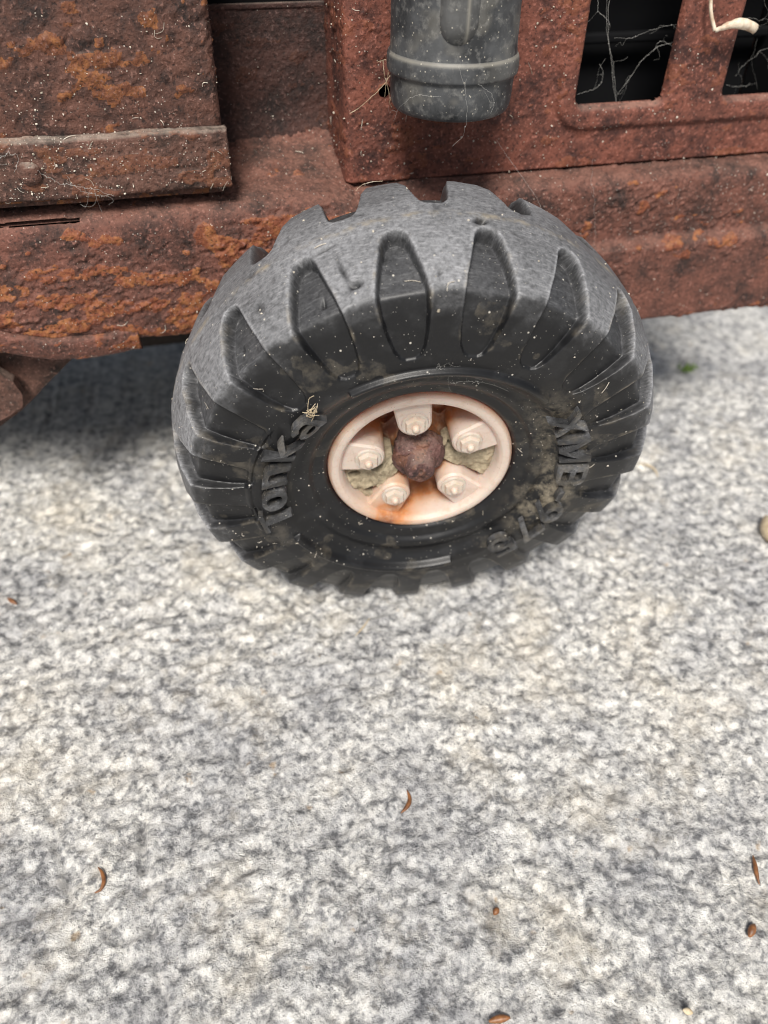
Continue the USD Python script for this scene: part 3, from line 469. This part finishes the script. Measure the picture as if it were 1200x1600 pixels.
# dried mud in two of the pockets
for a0, a1, h, holes in ((EAR[3]+13, EAR[3]+58, -.0086, [(EAR[3]+20, .0145), (EAR[3]+48, .0098), (EAR[3]+44, .0152)]), (EAR[1]+14, EAR[1]+52, -.0090, [(EAR[1]+24, .0072)])):
    ra_, aa_ = np.meshgrid(np.linspace(.0058, .0171, 60), np.radians(np.linspace(a0, a1, 90)), indexing='ij')
    V = np.stack([ra_*np.sin(aa_), ra_*np.cos(aa_), np.full_like(ra_, h)], -1)
    V[..., 2] += .0026*(fbm(V*230, 4, int(a0))-.5)+.0009*(fbm(V*900, 3, 3)-.5)-.0012*ss(.0095, .0060, ra_)
    keep = np.zeros(ra_.shape, bool)
    for ha, hr in holes:
        q = np.hypot(V[..., 0]-hr*math.sin(math.radians(ha)), (V[..., 1]-hr*math.cos(math.radians(ha)))*1.25)+.0010*(fbm(V*500, 2, 6)-.5); V[..., 2] -= .0050*ss(.0015, .0008, q)
    f = grid_faces(*ra_.shape)[:, ::-1]; B = V.copy(); B[..., 2] = -.0172
    n_ = V.shape[0]*V.shape[1]; i2 = np.arange(n_).reshape(ra_.shape)
    def st(ix): return np.stack([ix[:-1], ix[1:], ix[1:]+n_, ix[:-1]+n_], 1)
    F2 = np.vstack([f, f[:, ::-1]+n_, st(i2[0])[:, ::-1], st(i2[-1]), st(i2[:, 0]), st(i2[:, -1])[:, ::-1]])
    obj('mud_clump', (face(np.vstack([V.reshape(-1, 3), B.reshape(-1, 3)])), F2), 'dry_mud', wheel, True)

# ------------------------------------------------------------------ loose bits lying on the stone and caught on the truck
def curve(pts, n=16):
    p = np.asarray(pts, float)
    if len(p) > 2: p = chaikin(p, 2)
    return resample(p, n=n)
def leaflet(pts, r, flat=.55):
    p = curve(pts, 18); t = np.linspace(0, 1, 18); m = tube(p, r, 8, .12+.88*np.sin(np.pi*np.clip(t, .02, .98))**.7); return m
GZ = .0045
def needle(name, pts, r, mt, label, cat, lift=.0006, group=None):
    p = np.asarray(pts, float); p[:, 2] = [GRZ[np.abs(gx-q[0]).argmin(), np.abs(gy-q[1]).argmin()]+r*.7 for q in p]; p[:, 2] = .5*p[:, 2]+.5*p[:, 2].max()+.4*lift*np.sin(np.linspace(.3, 2.6, len(p))); m = leaflet(p, r)
    return obj(name, m, mt, None, True, None, label, cat, group)
needle('conifer_needle', [(-.0782, -.0424, 0), (-.0772, -.0439, 0), (-.0768, -.0458, 0), (-.0774, -.0473, 0), (-.0787, -.0475, 0)], .00042, 'needle', 'brown needle curled into a hook on the bare granite', 'needle')
needle('conifer_needle', [(-.0134, -.0414, 0), (-.0132, -.0433, 0), (-.0142, -.0449, 0), (-.0160, -.0459, 0)], .00050, 'needle', 'dark brown bent needle on the granite straight below the wheel', 'needle')
needle('conifer_needle', [(.0521, -.0717, 0), (.0511, -.0737, 0), (.0503, -.0753, 0), (.0498, -.0772, 0)], .00045, 'needle', 'long nearly straight brown needle above the seed at the right edge', 'needle')
needle('seed', [(.0418, -.0855, 0), (.0430, -.0845, 0), (.0441, -.0837, 0)], .00075, 'needle', 'reddish brown seed on the granite below the straight needle', 'seed')
needle('seed', [(-.0040, -.0703, 0), (-.0034, -.0698, 0), (-.0027, -.0692, 0)], .00062, 'needle', 'small dark seed alone on the lower granite', 'seed')
needle('seed', [(.0235, -.0932, 0), (.0243, -.0936, 0), (.0251, -.0940, 0)], .0006, 'straw', 'tiny yellow grain on the granite near the bottom edge', 'seed')
needle('leaf_scrap', [(-.0108, -.0866, 0), (-.0090, -.0866, 0), (-.0070, -.0870, 0)], .0007, 'needle', 'orange brown leaf scrap cut by the bottom edge', 'leaf scrap')
needle('grass_blade', [(-.0154, .0024, 0), (-.0127, .0050, 0), (-.0102, .0077, 0)], .00022, 'straw', 'thin dull straw blade on the granite below the tyre', 'grass blade')
needle('grass_blade', [(.0905, .0511, 0), (.0932, .0488, 0), (.0939, .0459, 0), (.0930, .0425, 0)], .00035, 'straw', 'curved dry straw on the granite right of the tyre', 'straw', .0012)
needle('bark_crumb', [(-.1034, .0370, 0), (-.1022, .0357, 0), (-.1009, .0344, 0)], .0006, 'needle', 'dark bark crumb on the granite at the left edge', 'bark')
needle('dead_leaf', [(.1135, .0160, 0), (.1115, .0100, 0), (.1100, .0040, 0)], .0030, 'straw', 'tan dead leaf on the granite cut by the right edge', 'leaf', .0003)
ms = []
for k in range(26):
    q = np.array([.1363, .0987, GZ])+rng.normal(0, 1, 3)*[.0016, .0012, .0002]; d_ = rng.normal(0, 1, 3)*[1, 1, .3]+[0, 0, 1.0]; d_ /= np.linalg.norm(d_)
    ms.append(tube(curve([q, q+d_*.0012+[0, 0, .0004], q+d_*.0026]), .0004, 6, np.linspace(1, .2, 16)))
obj('moss_tuft', trimesh.util.concatenate(ms), 'moss', None, True, None, 'tiny bright green moss tuft on the granite right of the tyre', 'moss')
def strands(name, lines, r0_, mt, label, cat, jit=.0002, branch=0, seed=1, knots=0):
    g = np.random.default_rng(seed); ms = []; r0_ *= .26
    for ln in lines:
        r = r0_*1.; p = curve(ln, 40); w_ = np.cumsum(g.normal(0, jit, p.shape), 0); w_ -= np.linspace(0, 1, 40)[:, None]*w_[-1]; p = p+w_*.6
        ms.append(tube(p, r*g.uniform(.7, 1.2), 5, .6+.8*noise(np.stack([np.arange(40)*.5, np.full(40, seed+len(ms)), np.zeros(40)], 1), 3)))
        for _ in range(branch):
            i = g.integers(3, 37); e_ = p[i]+g.normal(0, 1, 3)*[.0026, .0012, .0034]; ms.append(tube(curve([p[i], (p[i]*2+e_)/3+g.normal(0, .0007, 3), (p[i]+2*e_)/3+g.normal(0, .0007, 3), e_], 16), r*.45, 4))
        for _ in range(knots):
            i = g.integers(2, 38); k = trimesh.creation.icosphere(1, r*g.uniform(1.6, 4)); k.apply_transform(np.diag([1, .7, g.uniform(.7, 1.6), 1])); k.apply_translation(p[i]); ms.append(k)
    return obj(name, trimesh.util.concatenate(ms), mt, None, True, None, label, cat)
strands('cobweb', [[(.0562, .062, .1335), (.0570, .062, .1281), (.0592, .062, .1218), (.0613, .062, .1165), (.0631, .062, .1110)], [(.0560, .0625, .1335), (.0572, .0625, .1270), (.0602, .0622, .1200), (.0630, .062, .1112)],
    [(.0538, .062, .1324), (.0539, .062, .1294), (.0561, .062, .1288), (.0578, .062, .1269)], [(.0627, .062, .1124), (.0654, .062, .1163), (.0684, .062, .1208), (.0712, .062, .1224), (.0735, .061, .1231)], [(.0735, .061, .1231), (.0742, .060, .1245), (.0743, .060, .1264)],
    [(.0631, .061, .1110), (.0578, .060, .1101)], [(.0521, .061, .1136), (.0553, .062, .1141), (.0580, .062, .1151), (.0588, .062, .1169), (.0568, .062, .1194)], [(.0595, .062, .1244), (.0642, .062, .1244), (.0686, .062, .1259), (.0740, .061, .1268)], [(.0698, .062, .1214), (.0709, .062, .1236), (.0742, .061, .1223)]],
    .00012, 'web', 'torn dusty cobweb across the left grille opening', 'cobweb', .00012, 2, 5, 3)
strands('cobweb', [[(.0938, .062, .1154), (.0955, .062, .1178), (.0981, .062, .1201), (.1004, .062, .1211)], [(.0919, .062, .1132), (.0964, .062, .1130), (.0984, .062, .1135)], [(.0905, .061, .1271), (.0956, .062, .1266), (.1000, .062, .1264)]], .00009, 'web', 'thin cobweb in the right grille opening', 'cobweb', .0002, 3, 9, 2)
strands('dry_grass', [[(-.0031, .0572, .1133), (.0012, .0565, .1159), (.0047, .0570, .1186), (.0063, .0585, .1200)], [(.0043, .0572, .1232), (.0044, .0570, .1207), (.0052, .0568, .1182), (.0061, .0575, .1153)], [(.0057, .0570, .1230), (.0051, .0565, .1200), (.0047, .0570, .1163)], [(.0032, .0575, .1229), (.0050, .057, .1233), (.0057, .0575, .1231)], [(.0065, .0575, .1169), (.0056, .0572, .1150), (.0065, .0575, .1140)]],
    .00016, 'straw', 'pale dry grass bits stuck in the small bolt hole', 'dry grass', .00005, 0, 3)
husk_pts = curve([(.0796, .0545, .1266), (.0818, .0538, .1275), (.0841, .0535, .1281), (.0866, .0538, .1277), (.0897, .0545, .1266)], 24)
m1 = tube(husk_pts, .0009, 9, np.r_[np.linspace(.4, 1.25, 14), np.linspace(1.25, 1.0, 10)]); m2 = tube(curve([(.0772, .0560, .1340), (.0779, .0556, .1301), (.0796, .0545, .1266)], 18), .00042, 7)
m1.vertices += (np.stack([fbm(m1.vertices*700, 3, k_) for k_ in (1, 2, 3)], 1)-.5)*.0007
obj('dry_husk', trimesh.util.concatenate([m1, m2]), 'husk', None, True, None, 'curled white seed husk hanging on the bar between the grille openings', 'husk')
strands('cobweb', [[(.0023, .0400, .1161), (.0032, .0375, .1200), (.0056, .0350, .1220), (.0094, .0322, .1222)], [(.0162, .0312, .1242), (.0188, .0318, .1230), (.0201, .0322, .1208), (.0197, .0320, .1187)], [(.0120, .0312, .1276), (.0140, .0312, .1227), (.0142, .0318, .1165), (.0147, .0325, .1147), (.0126, .0330, .1129)]], .00011, 'web', 'wispy cobweb clinging to the lower end of the black air filter', 'cobweb', .00012, 1, 12, 3)
strands('cobweb', [[(.0312, .0560, .1062), (.0334, .0520, .1024), (.0361, .0440, .0985), (.036, .036, .0965)]], .00010, 'web', 'single pale thread running down to the tyre top', 'cobweb', .0001, 0, 21, 1)
strands('cobweb', [[(.0532, .0500, .1027), (.0548, .0495, .0939), (.0570, .0490, .0859), (.0580, .0485, .0792)]], .00007, 'web', 'faint vertical cobweb thread on the rusty rail right of the tyre', 'cobweb', .0002, 2, 22, 2)
strands('cobweb', [[(-.0760, .0505, .1109), (-.0718, .0500, .1109), (-.0711, .0500, .1101), (-.0723, .0500, .1083)], [(-.0679, .0500, .1080), (-.0653, .0500, .1063), (-.0620, .0503, .1048), (-.0589, .0503, .1043), (-.0557, .0505, .1020)], [(-.0627, .0505, .1067), (-.0615, .0503, .1041), (-.0584, .0503, .1038), (-.0546, .0500, .1023)]], .00016, 'web', 'clotted pale cobweb around the rivet on the left flange', 'cobweb', .0003, 3, 25, 4)
strands('dry_grass', [[(-.0103, .0180, .1112), (-.0089, .0193, .1118), (-.0070, .0194, .1122), (-.0051, .0187, .1124)]], .00020, 'husk', 'short white grass stalk caught on the tyre tread', 'dry grass', .00003, 0, 31)
strands('lint', [[(-.0018, -.0060, .0880), (.0004, -.0062, .0868), (.0021, -.0064, .0862)], [(.0018, -.0058, .0842), (.0034, -.0060, .0832), (.0062, -.0063, .0826), (.0073, -.0064, .0834)]], .00009, 'web', 'pale lint fibres on the tyre above the wheel rim', 'lint', .0003, 3, 35, 2)
fl = []
for k in range(20):
    q = np.array([-.0240, -.0046, .0812])+rng.normal(0, 1, 3)*[.0006, .0002, .0011]; d_ = rng.normal(0, 1, 3)*[1, .3, 1]; d_ /= np.linalg.norm(d_)
    fl.append(tube(curve([q-d_*.0009, q+rng.normal(0, .0003, 3), q+d_*.0009], 8), .00005, 4))
obj('lint', trimesh.util.concatenate(fl), 'straw', None, True, None, 'tan fluff on the tyre above the raised lettering', 'lint', None, 'stuff')
# pale crumbs of dust and fibres lodged all over the truck
ms = []; tet = trimesh.creation.icosphere(0, 1.0)
def scatter(P_, N_, n, lo, hi, fibre=.045):
    idx = rng.integers(0, len(P_), int(n*2.2)); cl = fbm(P_[idx]*70, 3, 77); idx = idx[cl > rng.uniform(.34, .62, len(idx))]
    for i in idx:
        p, nn_ = P_[i], N_[i]
        if rng.random() < fibre:
            a_ = rng.normal(0, 1, 3); a_ -= nn_*(a_@nn_); a_ /= np.linalg.norm(a_); b_ = np.cross(nn_, a_); L = rng.uniform(.0008, .0028)
            ms.append(tube(curve([p-a_*L/2+nn_*.0001, p+b_*rng.normal(0, L*.25)+nn_*.0003, p+a_*L/2+nn_*.0001], 7), rng.uniform(.00004, .00008), 3))
        else:
            r = .8*lo*(hi/lo)**(rng.random()**2.6); v = tet.vertices*rng.uniform(.5, 1.4, (12, 1))*r*rng.uniform(.6, 1.5, 3); ms.append(trimesh.Trimesh(v+p+nn_*r*.3, tet.faces, process=False))
for nm, P_, N_, ok in CRUMB:
    dens = {'box_side': 260, 'box_flange': 300, 'lower_rail': 340, 'side_panel': 330, 'recess_wall': 25, 'lower_lip': 60}.get(nm, 0)
    kk = ok & (P_[:, 0] > -.09) & (P_[:, 0] < .12) & (P_[:, 2] < .142); scatter(P_[kk], N_[kk], dens, .00008, .00030)
TV = warp(VT) @ A.T+[0, 0, RW]; TN = TNORM @ A.T; kk = (TV[:, 2] > .03) & (TTT < .042); scatter(TV[kk], TN[kk], 460, .00007, .00028, .04)
obj('dust_crumbs', trimesh.util.concatenate(ms), 'grit', None, False, None, 'pale dust crumbs and fibres lodged on the rust and rubber', 'dust', None, 'stuff')
